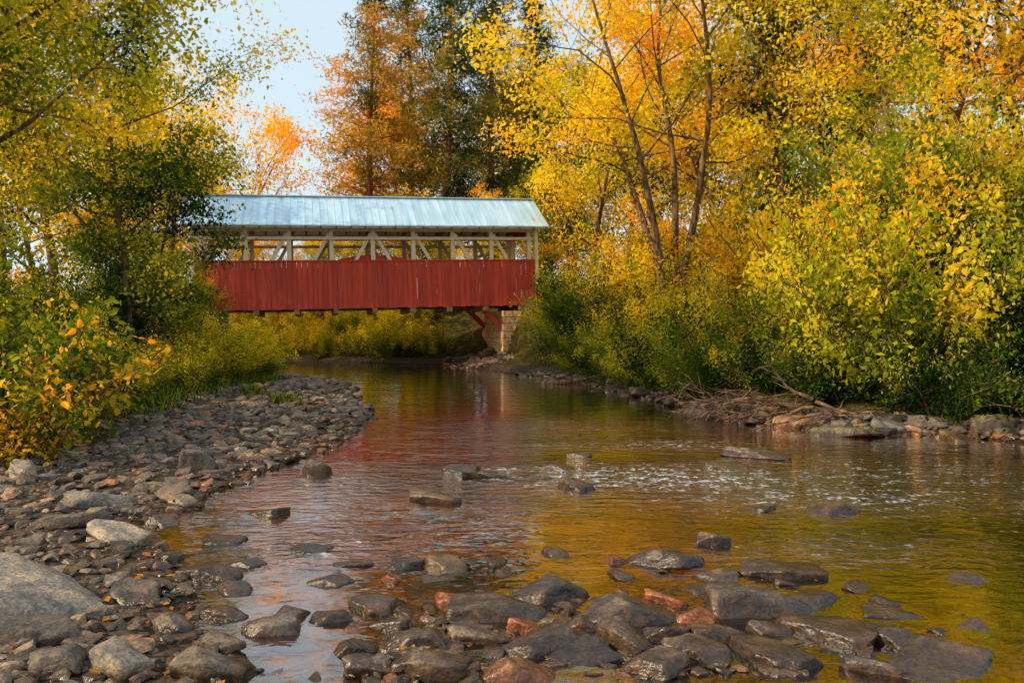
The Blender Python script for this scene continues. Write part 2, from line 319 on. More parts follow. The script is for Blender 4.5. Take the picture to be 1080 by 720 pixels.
def gen_conifer(seed,H,R,leaf=0.3,nb=120,lp=10,base=0.12,needle=0.16,clump=.2):
    rng=RS(seed); T=Tubes(); anc=[]
    tp=grow(rng,(0,0,-0.3),(0.03,0,1),H,14,0.02,0.1); T.add(tp,0.38*np.linspace(1.1,0.06,15),8)
    for i in range(nb):
        u=(i+rng.rand())/nb; t=base+(1-base)*u; p,_=at(tp,t); a=i*2.4+rng.rand()
        ll=R*(1.02-u**2.2)*rng.uniform(.5,1.2)*min(1,0.5+u*2.5); el=rng.uniform(-.1,.45)+u*.3
        bp=grow(rng,p,(math.cos(a)*math.cos(el),math.sin(a)*math.cos(el),math.sin(el)),ll,5,0.09,-0.1)
        T.add(bp,0.07*(1-u*.7)*np.linspace(1,0.15,6),4)
        if rng.rand()<0.1: continue
        m=int(5+ll*3.4)
        for j in range(m):
            q,_=at(bp,0.22+0.78*(j+rng.rand())/m); anc.append(q+rng.normal(0,1,3)*np.array([.32,.32,.18])*(0.5+ll*.28))
    anc=np.array(anc); P=np.repeat(anc,lp,0); P=P+rng.normal(0,clump,(len(P),3))*np.array([1,1,.6])
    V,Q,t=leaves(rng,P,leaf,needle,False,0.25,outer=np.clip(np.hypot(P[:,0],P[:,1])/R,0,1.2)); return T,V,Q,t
def gen_shrub(seed,H,R,leaf=0.12,stems=34,tw=5,lp=14,clump=0.2,near=False,leaff=0.55):
    rng=RS(seed); T=Tubes(); anc=[]
    for i in range(stems):
        a=rng.rand()*6.28; out=rng.rand()**0.6; L_=H*rng.uniform(.6,1.3)
        sp=grow(rng,(math.cos(a)*R*.25*rng.rand(),math.sin(a)*R*.25*rng.rand(),-.15),(math.cos(a)*out*R/H*1.1,math.sin(a)*out*R/H*1.1,1),L_,7,0.13,-0.45)
        T.add(sp,0.022*np.linspace(1,0.2,8)*(H/2.5+.3),4)
        for k in range(tw*2):
            p3,d3=at(sp,0.12+0.88*rng.rand()); e=p3+unit(d3*0.6+rng.normal(0,.8,3))*R*rng.uniform(.12,.3)
            T.add([p3,e],[.006,.003],3); anc+=[(p3+e)/2,e]
    anc=np.array(anc); anc=anc[anc[:,2]>-0.1]; P=np.repeat(anc,lp,0); P=P+rng.normal(0,clump,(len(P),3)); 
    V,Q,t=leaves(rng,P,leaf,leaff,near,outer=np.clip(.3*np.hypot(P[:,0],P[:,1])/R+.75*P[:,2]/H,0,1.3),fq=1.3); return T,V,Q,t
M={}
M['bark']=barkmat("bark_brown",(0.06,0.038,0.022),(0.24,0.15,0.085))
M['barkred']=barkmat("bark_reddish",(0.13,0.055,0.025),(0.38,0.16,0.075))
M['barkg']=barkmat("bark_grey",(0.05,0.042,0.035),(0.17,0.14,0.105))
M['dgreen']=leafmat("leaves_dark_green",[(0.008,0.022,0.004),(0.026,0.07,0.008),(0.10,0.17,0.013),(0.48,0.42,0.028)],0.45)
M['green']=leafmat("leaves_green",[(0.012,0.036,0.005),(0.08,0.155,0.010),(0.34,0.40,0.018),(0.85,0.62,0.03)],0.5)
M['ygreen']=leafmat("leaves_yellow_green",[(0.045,0.08,0.006),(0.28,0.34,0.013),(0.76,0.66,0.024),(0.96,0.66,0.035)],0.55)
M['lgreen']=leafmat("leaves_fresh_green",[(0.025,0.055,0.006),(0.16,0.23,0.011),(0.52,0.50,0.02),(0.94,0.68,0.035)],0.55)
M['yellow']=leafmat("leaves_golden",[(0.14,0.18,0.010),(0.60,0.52,0.018),(0.95,0.70,0.028),(0.96,0.50,0.028)],0.55)
M['ylime']=leafmat("leaves_lime_gold",[(0.10,0.16,0.009),(0.48,0.50,0.018),(0.90,0.76,0.03),(0.96,0.64,0.03)],0.58)
M['orange']=leafmat("leaves_orange",[(0.16,0.17,0.012),(0.64,0.44,0.020),(0.95,0.55,0.032),(0.92,0.33,0.024)],0.55)
M['conif']=leafmat("needles_green",[(0.012,0.032,0.008),(0.045,0.08,0.015),(0.17,0.17,0.028),(0.58,0.38,0.04)],0.4)
M['conifo']=leafmat("needles_rusty",[(0.06,0.075,0.013),(0.24,0.18,0.027),(0.62,0.36,0.045),(0.84,0.42,0.055)],0.45)
protos={}
def proto(key,gen,leafm,bark,shrub=False):
    T,V,Q,t=gen
    if shrub:
        TV=np.concatenate(T.V); TQ=np.concatenate(T.Q)
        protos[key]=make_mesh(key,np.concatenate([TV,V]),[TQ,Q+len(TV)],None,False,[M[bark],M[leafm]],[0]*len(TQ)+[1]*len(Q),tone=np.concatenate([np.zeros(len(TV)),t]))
    else:
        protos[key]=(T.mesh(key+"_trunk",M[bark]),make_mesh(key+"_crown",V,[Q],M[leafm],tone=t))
def tree(key,x,y,s=1.0,rz=0.0,label="",group=None,cat="tree",name="tree",z=None,sz=None,tilt=(0,0)):
    e=D.objects.new(name,None); COL.objects.link(e); e.location=(x,y,hz(x,y) if z is None else z); e.rotation_euler=(tilt[0],tilt[1],rz); e.scale=(s,s,sz or s)
    obj("trunk",protos[key][0],e); obj("crown",protos[key][1],e); tag(e,label,cat,group); return e
def shrub(key,x,y,s=1.0,rz=0.0,label="",group=None,name="shrub",sz=None):
    o=obj(name,protos[key],None,(x,y,hz(x,y)-0.05),(0,0,rz),(s,s,sz or s)); tag(o,label,"shrub",group); return o
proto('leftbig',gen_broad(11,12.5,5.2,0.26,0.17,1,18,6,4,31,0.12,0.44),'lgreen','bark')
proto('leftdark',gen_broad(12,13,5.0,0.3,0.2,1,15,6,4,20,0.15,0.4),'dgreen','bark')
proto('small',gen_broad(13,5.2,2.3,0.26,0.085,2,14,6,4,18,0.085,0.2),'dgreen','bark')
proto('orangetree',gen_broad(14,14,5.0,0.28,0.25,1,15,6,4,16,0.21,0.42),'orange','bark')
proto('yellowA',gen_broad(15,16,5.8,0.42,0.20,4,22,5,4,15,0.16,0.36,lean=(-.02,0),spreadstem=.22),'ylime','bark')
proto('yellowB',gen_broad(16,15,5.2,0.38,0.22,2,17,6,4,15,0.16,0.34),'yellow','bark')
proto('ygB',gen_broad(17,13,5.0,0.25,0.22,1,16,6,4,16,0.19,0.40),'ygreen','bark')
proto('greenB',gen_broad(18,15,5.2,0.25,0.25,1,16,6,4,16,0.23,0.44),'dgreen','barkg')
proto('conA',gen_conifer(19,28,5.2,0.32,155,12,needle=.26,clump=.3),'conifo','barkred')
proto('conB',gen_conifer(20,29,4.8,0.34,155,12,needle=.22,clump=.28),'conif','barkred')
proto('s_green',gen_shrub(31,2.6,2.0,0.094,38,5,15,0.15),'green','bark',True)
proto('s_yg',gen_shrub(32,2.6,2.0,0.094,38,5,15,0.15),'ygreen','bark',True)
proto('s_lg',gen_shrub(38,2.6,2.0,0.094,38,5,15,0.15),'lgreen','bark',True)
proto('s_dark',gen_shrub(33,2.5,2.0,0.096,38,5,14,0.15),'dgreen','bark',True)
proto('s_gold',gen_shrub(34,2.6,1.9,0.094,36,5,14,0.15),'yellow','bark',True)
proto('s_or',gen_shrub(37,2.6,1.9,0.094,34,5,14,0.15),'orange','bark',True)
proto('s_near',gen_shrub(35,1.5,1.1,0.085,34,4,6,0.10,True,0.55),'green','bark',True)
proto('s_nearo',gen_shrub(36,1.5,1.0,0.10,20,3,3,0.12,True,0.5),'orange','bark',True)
rng=RS(5)
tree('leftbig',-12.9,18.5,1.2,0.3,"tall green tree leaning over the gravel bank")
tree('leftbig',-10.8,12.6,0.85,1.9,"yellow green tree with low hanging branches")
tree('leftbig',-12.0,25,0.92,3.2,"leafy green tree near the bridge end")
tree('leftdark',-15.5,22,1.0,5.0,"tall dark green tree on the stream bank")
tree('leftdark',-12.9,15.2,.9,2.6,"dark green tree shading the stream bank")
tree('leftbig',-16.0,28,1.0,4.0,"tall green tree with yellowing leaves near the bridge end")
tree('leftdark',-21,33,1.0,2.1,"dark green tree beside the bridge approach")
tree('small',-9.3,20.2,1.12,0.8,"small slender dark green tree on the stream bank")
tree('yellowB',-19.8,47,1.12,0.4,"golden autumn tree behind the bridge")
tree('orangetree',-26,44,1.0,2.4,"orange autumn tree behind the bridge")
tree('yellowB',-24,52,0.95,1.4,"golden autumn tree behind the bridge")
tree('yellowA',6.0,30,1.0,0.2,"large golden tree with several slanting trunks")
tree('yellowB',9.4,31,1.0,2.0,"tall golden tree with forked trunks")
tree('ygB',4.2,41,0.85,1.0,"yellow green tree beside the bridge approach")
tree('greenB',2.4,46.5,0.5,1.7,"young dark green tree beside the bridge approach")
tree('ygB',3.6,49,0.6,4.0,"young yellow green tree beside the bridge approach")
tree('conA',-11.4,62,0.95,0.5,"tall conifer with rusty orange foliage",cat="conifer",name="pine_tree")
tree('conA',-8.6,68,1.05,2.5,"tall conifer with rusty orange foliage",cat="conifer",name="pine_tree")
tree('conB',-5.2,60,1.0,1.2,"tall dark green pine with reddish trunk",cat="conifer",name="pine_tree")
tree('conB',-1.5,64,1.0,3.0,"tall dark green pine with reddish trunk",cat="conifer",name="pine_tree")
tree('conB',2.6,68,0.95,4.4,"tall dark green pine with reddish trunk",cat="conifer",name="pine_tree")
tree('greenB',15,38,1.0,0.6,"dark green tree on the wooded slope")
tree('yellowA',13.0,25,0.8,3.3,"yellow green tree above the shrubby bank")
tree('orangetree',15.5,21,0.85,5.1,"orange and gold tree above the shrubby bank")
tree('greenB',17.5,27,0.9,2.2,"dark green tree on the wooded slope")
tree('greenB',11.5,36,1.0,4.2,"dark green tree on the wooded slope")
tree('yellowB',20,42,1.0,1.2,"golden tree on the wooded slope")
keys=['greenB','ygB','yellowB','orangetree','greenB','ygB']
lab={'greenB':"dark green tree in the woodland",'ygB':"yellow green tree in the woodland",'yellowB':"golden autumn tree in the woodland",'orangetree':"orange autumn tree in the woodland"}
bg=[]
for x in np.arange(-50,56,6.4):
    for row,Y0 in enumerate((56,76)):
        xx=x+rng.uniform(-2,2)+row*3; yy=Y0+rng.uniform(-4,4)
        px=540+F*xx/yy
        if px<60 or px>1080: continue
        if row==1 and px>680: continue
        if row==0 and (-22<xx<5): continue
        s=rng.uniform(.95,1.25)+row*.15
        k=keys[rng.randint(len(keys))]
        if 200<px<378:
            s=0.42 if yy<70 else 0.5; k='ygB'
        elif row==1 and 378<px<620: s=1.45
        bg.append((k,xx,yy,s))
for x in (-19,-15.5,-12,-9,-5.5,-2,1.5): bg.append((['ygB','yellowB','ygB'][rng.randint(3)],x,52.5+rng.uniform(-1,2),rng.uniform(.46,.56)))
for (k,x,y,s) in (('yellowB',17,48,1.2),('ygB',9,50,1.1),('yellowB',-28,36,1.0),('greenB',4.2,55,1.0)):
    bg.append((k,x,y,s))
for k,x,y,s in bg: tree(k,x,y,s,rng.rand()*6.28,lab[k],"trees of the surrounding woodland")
sl={'s_green':"dense green shrub on the stream bank",'s_lg':"bright green shrub on the stream bank",'s_yg':"sunlit yellow green shrub on the stream bank",'s_dark':"dark green shrub on the stream bank",'s_gold':"golden autumn shrub on the stream bank",'s_or':"orange autumn shrub on the stream bank"}
def along(A,step,off,jit,rng):
    out=[]; A=np.array(A); 
    for i in range(len(A)-1):
        a,b=A[i],A[i+1]; e=b-a; l=np.hypot(*e); nrm=np.array([e[1],-e[0]])/l; n=max(1,int(round(l/step)))
        for k in range(n):
            out.append(a+e*(k+.5)/n+nrm*off+rng.normal(0,jit,2))
    return out
RB=[(-0.2,36),(0.3,31.5),(2.4,27),(3.4,21),(3.7,17),(4.3,15),(5.4,13.6),(7.6,12.4),(11,11.0)]
RBr=[(a,b) for a,b in RB][::-1]
def putrow(off,step,ks,s0,s1,first=False,g="shrubs covering the stream bank"):
    for p in along(RBr,step,off,0.4,rng):
        s=rng.uniform(s0,s1); k=ks[rng.randint(len(ks))]; j=rng.rand()
        if p[1]>28.5 and p[0]<2.0: continue
        if first and 3.6<p[0]<7 and 13<p[1]<18: p=p+np.array([.65,.5]); s=min(s,.6)
        shrub(k,p[0],p[1],s,j*6.28,sl[k],g,sz=s*rng.uniform(.85,1.3))
putrow(.95,1.4,['s_green','s_dark','s_dark','s_lg'],.42,.8,True)
putrow(2.8,2.0,['s_green','s_lg','s_dark','s_yg'],.8,1.15)
putrow(5.3,2.7,['s_yg','s_or','s_gold','s_green'],.95,1.35)
putrow(8.2,3.3,['s_gold','s_or','s_yg','s_gold'],1.05,1.5)
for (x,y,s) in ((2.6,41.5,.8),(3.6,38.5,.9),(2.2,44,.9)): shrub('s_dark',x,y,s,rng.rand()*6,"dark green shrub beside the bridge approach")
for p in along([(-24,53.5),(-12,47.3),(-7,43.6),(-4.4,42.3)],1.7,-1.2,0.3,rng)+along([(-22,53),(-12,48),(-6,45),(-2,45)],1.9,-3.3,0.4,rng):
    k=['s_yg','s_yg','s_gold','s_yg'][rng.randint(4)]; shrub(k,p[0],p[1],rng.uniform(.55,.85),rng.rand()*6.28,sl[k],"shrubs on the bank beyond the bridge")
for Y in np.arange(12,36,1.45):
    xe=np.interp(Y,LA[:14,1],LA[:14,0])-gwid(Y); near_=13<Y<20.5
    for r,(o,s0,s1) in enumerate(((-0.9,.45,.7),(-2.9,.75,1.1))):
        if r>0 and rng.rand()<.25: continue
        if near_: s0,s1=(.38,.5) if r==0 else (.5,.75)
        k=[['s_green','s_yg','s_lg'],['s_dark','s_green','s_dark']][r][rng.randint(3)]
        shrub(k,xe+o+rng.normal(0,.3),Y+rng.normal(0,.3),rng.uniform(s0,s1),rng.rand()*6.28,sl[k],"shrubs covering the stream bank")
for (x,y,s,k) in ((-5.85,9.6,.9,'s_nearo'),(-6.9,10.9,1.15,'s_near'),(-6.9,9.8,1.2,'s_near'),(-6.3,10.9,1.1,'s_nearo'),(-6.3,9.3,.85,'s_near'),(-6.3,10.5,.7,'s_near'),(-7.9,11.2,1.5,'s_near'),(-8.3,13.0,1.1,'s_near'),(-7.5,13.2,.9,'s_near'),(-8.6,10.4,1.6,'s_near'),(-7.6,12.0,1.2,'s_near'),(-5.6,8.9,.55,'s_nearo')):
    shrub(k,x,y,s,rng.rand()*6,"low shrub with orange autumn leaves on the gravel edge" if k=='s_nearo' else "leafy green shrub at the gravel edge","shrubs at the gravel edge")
# ---------------------------------------------------------------- rocks
import bmesh
def rockshape(seed,sub,slab=True):
    rng=RS(seed); bm=bmesh.new(); bmesh.ops.create_icosphere(bm,subdivisions=sub,radius=1)
    V=np.array([v.co[:] for v in bm.verts]); Fc=np.array([[v.index for v in f.verts] for f in bm.faces]); bm.free()
    ns=[];ds=[]
    k=rng.randint(4,6); a0=rng.rand()*6.28
    for i in range(k):
        a=a0+i*6.28/k+rng.normal(0,.4); ns.append((math.cos(a),math.sin(a),rng.uniform(-.2,.4))); ds.append(rng.uniform(.5,.95))
    for i in range(2):
        a=rng.rand()*6.28; ns.append((math.cos(a)*.6,math.sin(a)*.6,rng.uniform(.6,1))); ds.append(rng.uniform(.5,.75))
    ns.append((rng.normal(0,.2),rng.normal(0,.2),1)); ds.append(.36); ns.append((0,0,-1)); ds.append(.36)
    n=unit(np.array(ns)); d=np.array(ds)
    dot=V@n.T; r=np.where(dot>0.05,d[None,:]/np.maximum(dot,.05),9.0); kk=90.0
    rr=-np.log(np.exp(-kk*r).sum(1)+math.exp(-kk*1.25))/kk
    V=V*rr[:,None]
    off=Vector((seed*3.1,seed*1.7,0))
    dn=np.array([mnoise.noise(Vector(v)*1.8+off)*.05+mnoise.noise(Vector(v)*5+off)*.045*(sub>2)+mnoise.noise(Vector(v)*13+off)*.015*(sub>2) for v in V])
    V=V+unit(V*np.array([1,1,.5]))*dn[:,None]
    mn,mx=V.min(0),V.max(0); V=(V-(mn+mx)/2)/(mx-mn)
    return V,Fc
M['rock']=rockmat("river_stone",False); M['rockmoss']=rockmat("mossy_river_stone",False,0.9,(0.12,0.085,0.06),.12); M['peb']=rockmat("pebbles_stone",True,wetz=.12)
M['rocklight']=rockmat("pale_sandstone",False,0.0,(0.22,0.185,0.155)); M['rockdark']=rockmat("dark_wet_stone",False,0.0,(0.088,0.068,0.056),.15); M['rockred']=rockmat("rusty_stone",False,0.0,(0.28,0.12,0.055))
shapes=[rockshape(100+i,4) for i in range(12)]
RP={mk:[make_mesh("stone_shape",V,[Fc],M[mk],True) for (V,Fc) in shapes] for mk in ('rock','rockmoss','rocklight','rockdark','rockred')}
placed=[]
lbl={'rock':"flat brown grey river stone",'rockmoss':"mossy flat river stone by the water",'rocklight':"pale sandstone slab on the gravel",'rockdark':"dark wet slab of stone in the shallows",'rockred':"rusty orange river stone"}
nrock=0
def rock(x,y,w,dp,h,mk='rock',rz=0,sink=0.3,label=None,zb=None,tilt=0.12,si=None):
    global nrock
    z=max(hz(x,y),-0.12) if zb is None else zb
    i=rng.randint(12) if si is None else si
    o=obj("river_stone",RP[mk][i],None,(x,y,z+h*(0.5-sink)),(rng.normal(0,tilt),rng.normal(0,tilt),rz),(w,dp,h))
    tag(o,label or lbl[mk],"rock","stones along the stream"); placed.append((x,y,max(w,dp)*.5)); nrock+=1
HR=[(205,497,36,24,'rock'),(182,528,42,20,'rock'),(332,502,28,20,'rockdark'),(457,532,52,14,'rockmoss'),(490,500,40,7,'rockdark'),(590,496,40,7,'rockdark'),(610,520,42,12,'rockdark'),(612,482,26,6,'rockdark'),
(805,484,64,10,'rockdark'),(773,496,44,7,'rockmoss'),(885,544,52,12,'rockdark'),(750,442,64,16,'rock'),(850,447,60,14,'rock'),(905,462,70,13,'rockmoss'),(1055,452,50,20,'rockmoss'),(815,438,32,14,'rockmoss'),(950,458,40,14,'rock'),(985,455,40,12,'rockdark'),(880,440,34,12,'rock'),
(705,600,74,18,'rockdark'),(755,577,38,16,'rockdark'),(665,662,110,28,'rockdark'),(580,640,78,22,'rockdark'),(520,657,100,22,'rockdark'),(470,606,46,16,'rockmoss'),(433,602,42,12,'rock'),
(805,652,104,28,'rockdark'),(835,612,96,15,'rockdark'),(760,614,40,12,'rock'),(890,684,100,22,'rockdark'),(818,672,46,14,'rock'),(665,688,66,26,'rockdark'),(1012,716,124,24,'rockdark'),(932,716,60,20,'rock'),(412,616,22,10,'rockred'),
(325,584,42,8,'rockdark'),(275,547,46,10,'rockdark'),(215,613,64,16,'rockdark'),(280,672,56,20,'rock'),(115,716,76,30,'rocklight'),(215,722,80,26,'rock'),(45,716,66,24,'rock'),(122,576,70,12,'rocklight'),(165,556,40,12,'rock'),(95,537,64,16,'rock'),(140,640,60,20,'rockdark'),
(175,668,46,18,'rock'),(505,684,60,20,'rock'),(565,694,80,22,'rockdark'),(440,694,68,24,'rockdark'),(395,650,56,15,'rockdark'),(705,640,44,14,'rockred'),(655,596,28,8,'rock'),(915,625,44,9,'rockdark'),(950,655,60,9,'rockdark'),(620,704,80,22,'rock'),(745,704,70,20,'rockdark'),(368,694,48,18,'rockdark'),(12,505,34,16,'rocklight'),(60,560,76,16,'rock'),(800,540,40,5,'rockdark'),(480,640,44,13,'rockred'),(690,716,74,22,'rockdark'),(820,706,84,20,'rockdark'),(560,668,44,14,'rockred'),(410,668,44,14,'rock'),(455,718,84,24,'rockdark'),(545,722,76,22,'rock'),(390,718,56,20,'rockdark'),(740,660,44,16,'rockred'),(620,668,50,16,'rockdark'),(600,690,50,18,'rockdark'),(760,680,60,18,'rockdark'),(705,680,56,18,'rockdark'),(870,640,60,13,'rockdark'),(850,712,56,20,'rockdark'),
(240,630,46,11,'rockdark'),(255,600,40,9,'rockdark'),(345,620,46,11,'rockdark'),(235,655,44,13,'rockdark'),(350,660,46,13,'rockdark'),(225,690,50,16,'rock'),(230,575,44,9,'rockdark'),(370,600,36,8,'rockdark'),(960,690,50,16,'rockdark'),(930,670,44,11,'rockdark')]
for px,py,w,h,mk in HR:
    zz=0.0
    for it in range(4):
        x,y=G(px,py,zz); zz=0.5*zz+0.5*max(hz(x,y),-0.01)
    W=w*y/F; H=h*y/F; dp=W*0.8
    rock(x,y+dp*.35,W*1.14,dp,H*1.2,mk,rng.uniform(-.5,.5),0.22,tilt=.10,zb=max(hz(x,y),-0.02))
o=obj("river_stone",RP['rocklight'][6],None,(-2.85,4.72,.12),(.12,.26,.5),(1.1,1.0,.30)); tag(o,"large grey slanted sandstone slab on the gravel","rock","stones along the stream"); placed.append((-2.85,4.75,.42))
o=obj("river_stone",RP['rock'][7],None,(-2.5,4.25,.08),(.05,.10,1.2),(.5,.38,.17)); tag(o,"flat brown sandstone slab on the gravel","rock","stones along the stream"); placed.append((-2.5,4.25,.24))
def ok(x,y,r):
    for a,b,c in placed:
        if (a-x)**2+(b-y)**2<((c+r)*.6)**2: return False
    return True
rk=['rock','rock','rock','rocklight','rockdark','rockred','rock','rockdark']
def scatter(n,fn,smin,smax,maxtry=5000,moss=0,red=0):
    c=0;t=0
    while c<n and t<maxtry:
        t+=1; x,y=fn(); w=smin*(smax/smin)**(rng.rand()**1.5)
        if not ok(x,y,w*.5): continue
        z=hz(x,y); mk=rk[rng.randint(len(rk))]
        if z<0.04: mk='rockdark' if rng.rand()<.7 else 'rock'
        if rng.rand()<moss: mk=['rockmoss','rockdark','rock'][rng.randint(3)]
        if rng.rand()<red: mk='rockred'
        rock(x,y,w,w*rng.uniform(.6,.95),w*rng.uniform(.16,.32),mk,rng.rand()*6.28,.22 if fn is f_bar else .3,tilt=.17,zb=max(z,-.02) if fn is f_bar else None); c+=1
def f_left(Y1=22):
    Y=3.4*(Y1/3.4)**rng.rand(); xe=np.interp(Y,LA[:14,1],LA[:14,0]); return max(xe+0.1-rng.rand()*(gwid(Y)+.3),-0.66*Y-.3),Y
def f_leftp(): return f_left(34)
def f_bar():
    b=BARS[rng.randint(7)]; return b[0]+rng.normal(0,b[2]*.6),b[1]+rng.normal(0,b[3]*.6)
def f_right():
    i=rng.randint(1,8); a=np.array(RB[i]); b=np.array(RB[min(i+1,8)]); p=a+(b-a)*rng.rand(); return p[0]+rng.normal(.05,.3),p[1]+rng.normal(.05,.3)
def f_abut(): return rng.uniform(-3.6,0.1),rng.uniform(36,42.5)
scatter(62,f_left,.14,.46); scatter(74,f_bar,.10,.30); scatter(54,f_right,.3,.9,moss=.75); scatter(28,f_abut,.4,.9,red=.7)
low=[rockshape(200+i,1 if i<2 else 2) for i in range(7)]
Vs=[];Fs=[];nv=0
def pebbles(n,fn,smin,smax):
    global nv
    pts=np.array([fn() for _ in range(n)]); z=height(pts[:,0],pts[:,1])
    for (x,y),zz in zip(pts,z):
        V,Fc=low[rng.randint(7)]; w=smin*(smax/smin)**(rng.rand()**1.5)*(0.7+min(y,16)*.05); a=rng.rand()*6.28; c,s=math.cos(a),math.sin(a)
        v=V*np.array([w,w*rng.uniform(.55,1),w*rng.uniform(.2,.42)]); t=rng.normal(0,.3); v=np.stack([v[:,0],v[:,1]*math.cos(t)-v[:,2]*math.sin(t),v[:,1]*math.sin(t)+v[:,2]*math.cos(t)],1)
        v=np.stack([v[:,0]*c-v[:,1]*s+x,v[:,0]*s+v[:,1]*c+y,v[:,2]+zz+w*.08],1); Vs.append(v); Fs.append(Fc+nv); nv+=len(v)
def f_bed():
    Y=3.3*(12/3.3)**rng.rand(); return rng.uniform(-.7,.72)*Y,Y
pebbles(6200,f_leftp,.045,.24); pebbles(2000,f_bar,.035,.15); pebbles(1500,f_right,.06,.28); pebbles(2400,f_bed,.04,.2); pebbles(300,f_abut,.12,.35)
tag(obj("gravel",make_mesh("gravel",np.concatenate(Vs),[np.concatenate(Fs)],M['peb'],False)),"loose brown and grey gravel of the stream bar",None,None,"stuff")
pts=np.array([f_left() for _ in range(900)]+[f_bar() for _ in range(260)]+[f_right() for _ in range(400)]); z=height(pts[:,0],pts[:,1]); keep=z>0.01
P=np.stack([pts[:,0],pts[:,1],z+.03],1)[keep]; n=len(P); lr=RS(3); a=lr.rand(n)*6.28; d=np.stack([np.cos(a),np.sin(a),lr.normal(0,.2,n)],1); s=unit(np.stack([-np.sin(a),np.cos(a),lr.normal(0,.3,n)],1)); Ls=lr.uniform(.018,.036,n)[:,None]
V=np.stack([P-d*Ls,P+s*Ls*.6+[0,0,.006],P+d*Ls,P-s*Ls*.6],1).reshape(-1,3)
M['litter']=leafmat("fallen_leaves_colour",[(0.2,0.11,0.02),(0.4,0.18,0.03),(0.55,0.17,0.02),(0.3,0.08,0.02)],0.2)
tag(obj("fallen_leaves",make_mesh("fallen_leaves",V,[np.arange(n)[:,None]*4+np.arange(4)],M['litter'],tone=np.repeat(lr.rand(n),4))),"scattered orange fallen leaves",None,None,"stuff")
gr=RS(9); pts=[]
for _ in range(230):
    Y=gr.uniform(8,33); xe=np.interp(Y,LA[:14,1],LA[:14,0])-gwid(Y)+gr.normal(0,.4)-.1
    for k in range(20): pts.append((xe+gr.normal(0,.09),Y+gr.normal(0,.09)))
for cx,cy in (G(268,418,.15),G(300,425,.1)):
    for k in range(130): pts.append((cx+gr.normal(0,.18),cy+gr.normal(0,.18)))
pts=np.array(pts); z=height(pts[:,0],pts[:,1]); n=len(pts); B=np.stack([pts[:,0],pts[:,1],z-.02],1); a=gr.rand(n)*6.28; hh=gr.uniform(.10,.30,n); ln=gr.uniform(.1,.7,n)*hh
T_=B+np.stack([np.cos(a)*ln,np.sin(a)*ln,hh],1); w=np.stack([-np.sin(a),np.cos(a),0*a],1)*.008
Mi=B*.5+T_*.5+np.array([0,0,.05]); V=np.stack([B-w,B+w,Mi+w*.7,T_,Mi-w*.7],1).reshape(-1,3)
tag(obj("grass",make_mesh("grass",V,[np.arange(n)[:,None]*5+np.arange(5)],M['green'],tone=np.repeat(gr.rand(n)*.7,5))),"tufts of grass along the gravel edge",None,None,"stuff")
# ---------------------------------------------------------------- driftwood
M['drift']=barkmat("driftwood_brown",(0.07,0.038,0.025),(0.28,0.17,0.11)); M['driftd']=barkmat("wet_dark_wood",(0.02,0.014,0.010),(0.06,0.04,0.028))
dr=RS(21)
for i in range(52):
    bx=dr.uniform(3.9,5.4); by=np.interp(bx,[3.7,4.3,5.4],[16.2,14.6,13.4])+dr.uniform(.1,.8); T=Tubes(); a=dr.uniform(-.9,.6)+(math.pi if dr.rand()<.5 else 0); L_=dr.uniform(.5,1.4)
    pp=grow(dr,(0,0,0),(math.cos(a),math.sin(a)*.6,dr.uniform(-.15,.4)),L_,7,.18,-.3); r=dr.uniform(.012,.036); T.add(pp,r*np.linspace(1,.25,8),6)
    for k in range(4):
        p,d_=at(pp,dr.uniform(.2,.95)); T.add(grow(dr,p,unit(d_+dr.normal(0,.7,3)),L_*.3,3,.2,0),r*.45*np.linspace(1,.3,4),4)
    o=obj("driftwood_branch",T.mesh("driftwood_branch",M['drift']),None,(bx,by,max(hz(bx,by),0)+dr.uniform(.1,.5))); tag(o,"bare dead branch in a tangled driftwood pile","branch","driftwood branches on the bank")
for (px,py,L_,az,r,mk) in ((845,432,1.6,-.05,.07,'drift'),(535,499,1.05,.06,.045,'driftd'),(600,403,2.2,-.1,.08,'drift')):
    x,y=G(px,py,.05); T=Tubes(); T.add(grow(dr,(-L_/2,0,0),(math.cos(az),math.sin(az),-.01),L_,10,.035,0),r*np.linspace(1,.55,11)*(1+.15*dr.normal(size=11)),10)
    tag(obj("driftwood_log",T.mesh("driftwood_log",M[mk]),None,(x,y,max(hz(x,y),0)+r*.3)),"dark wet log lying low in the stream" if mk=='driftd' else "weathered fallen log lying at the water edge","log")
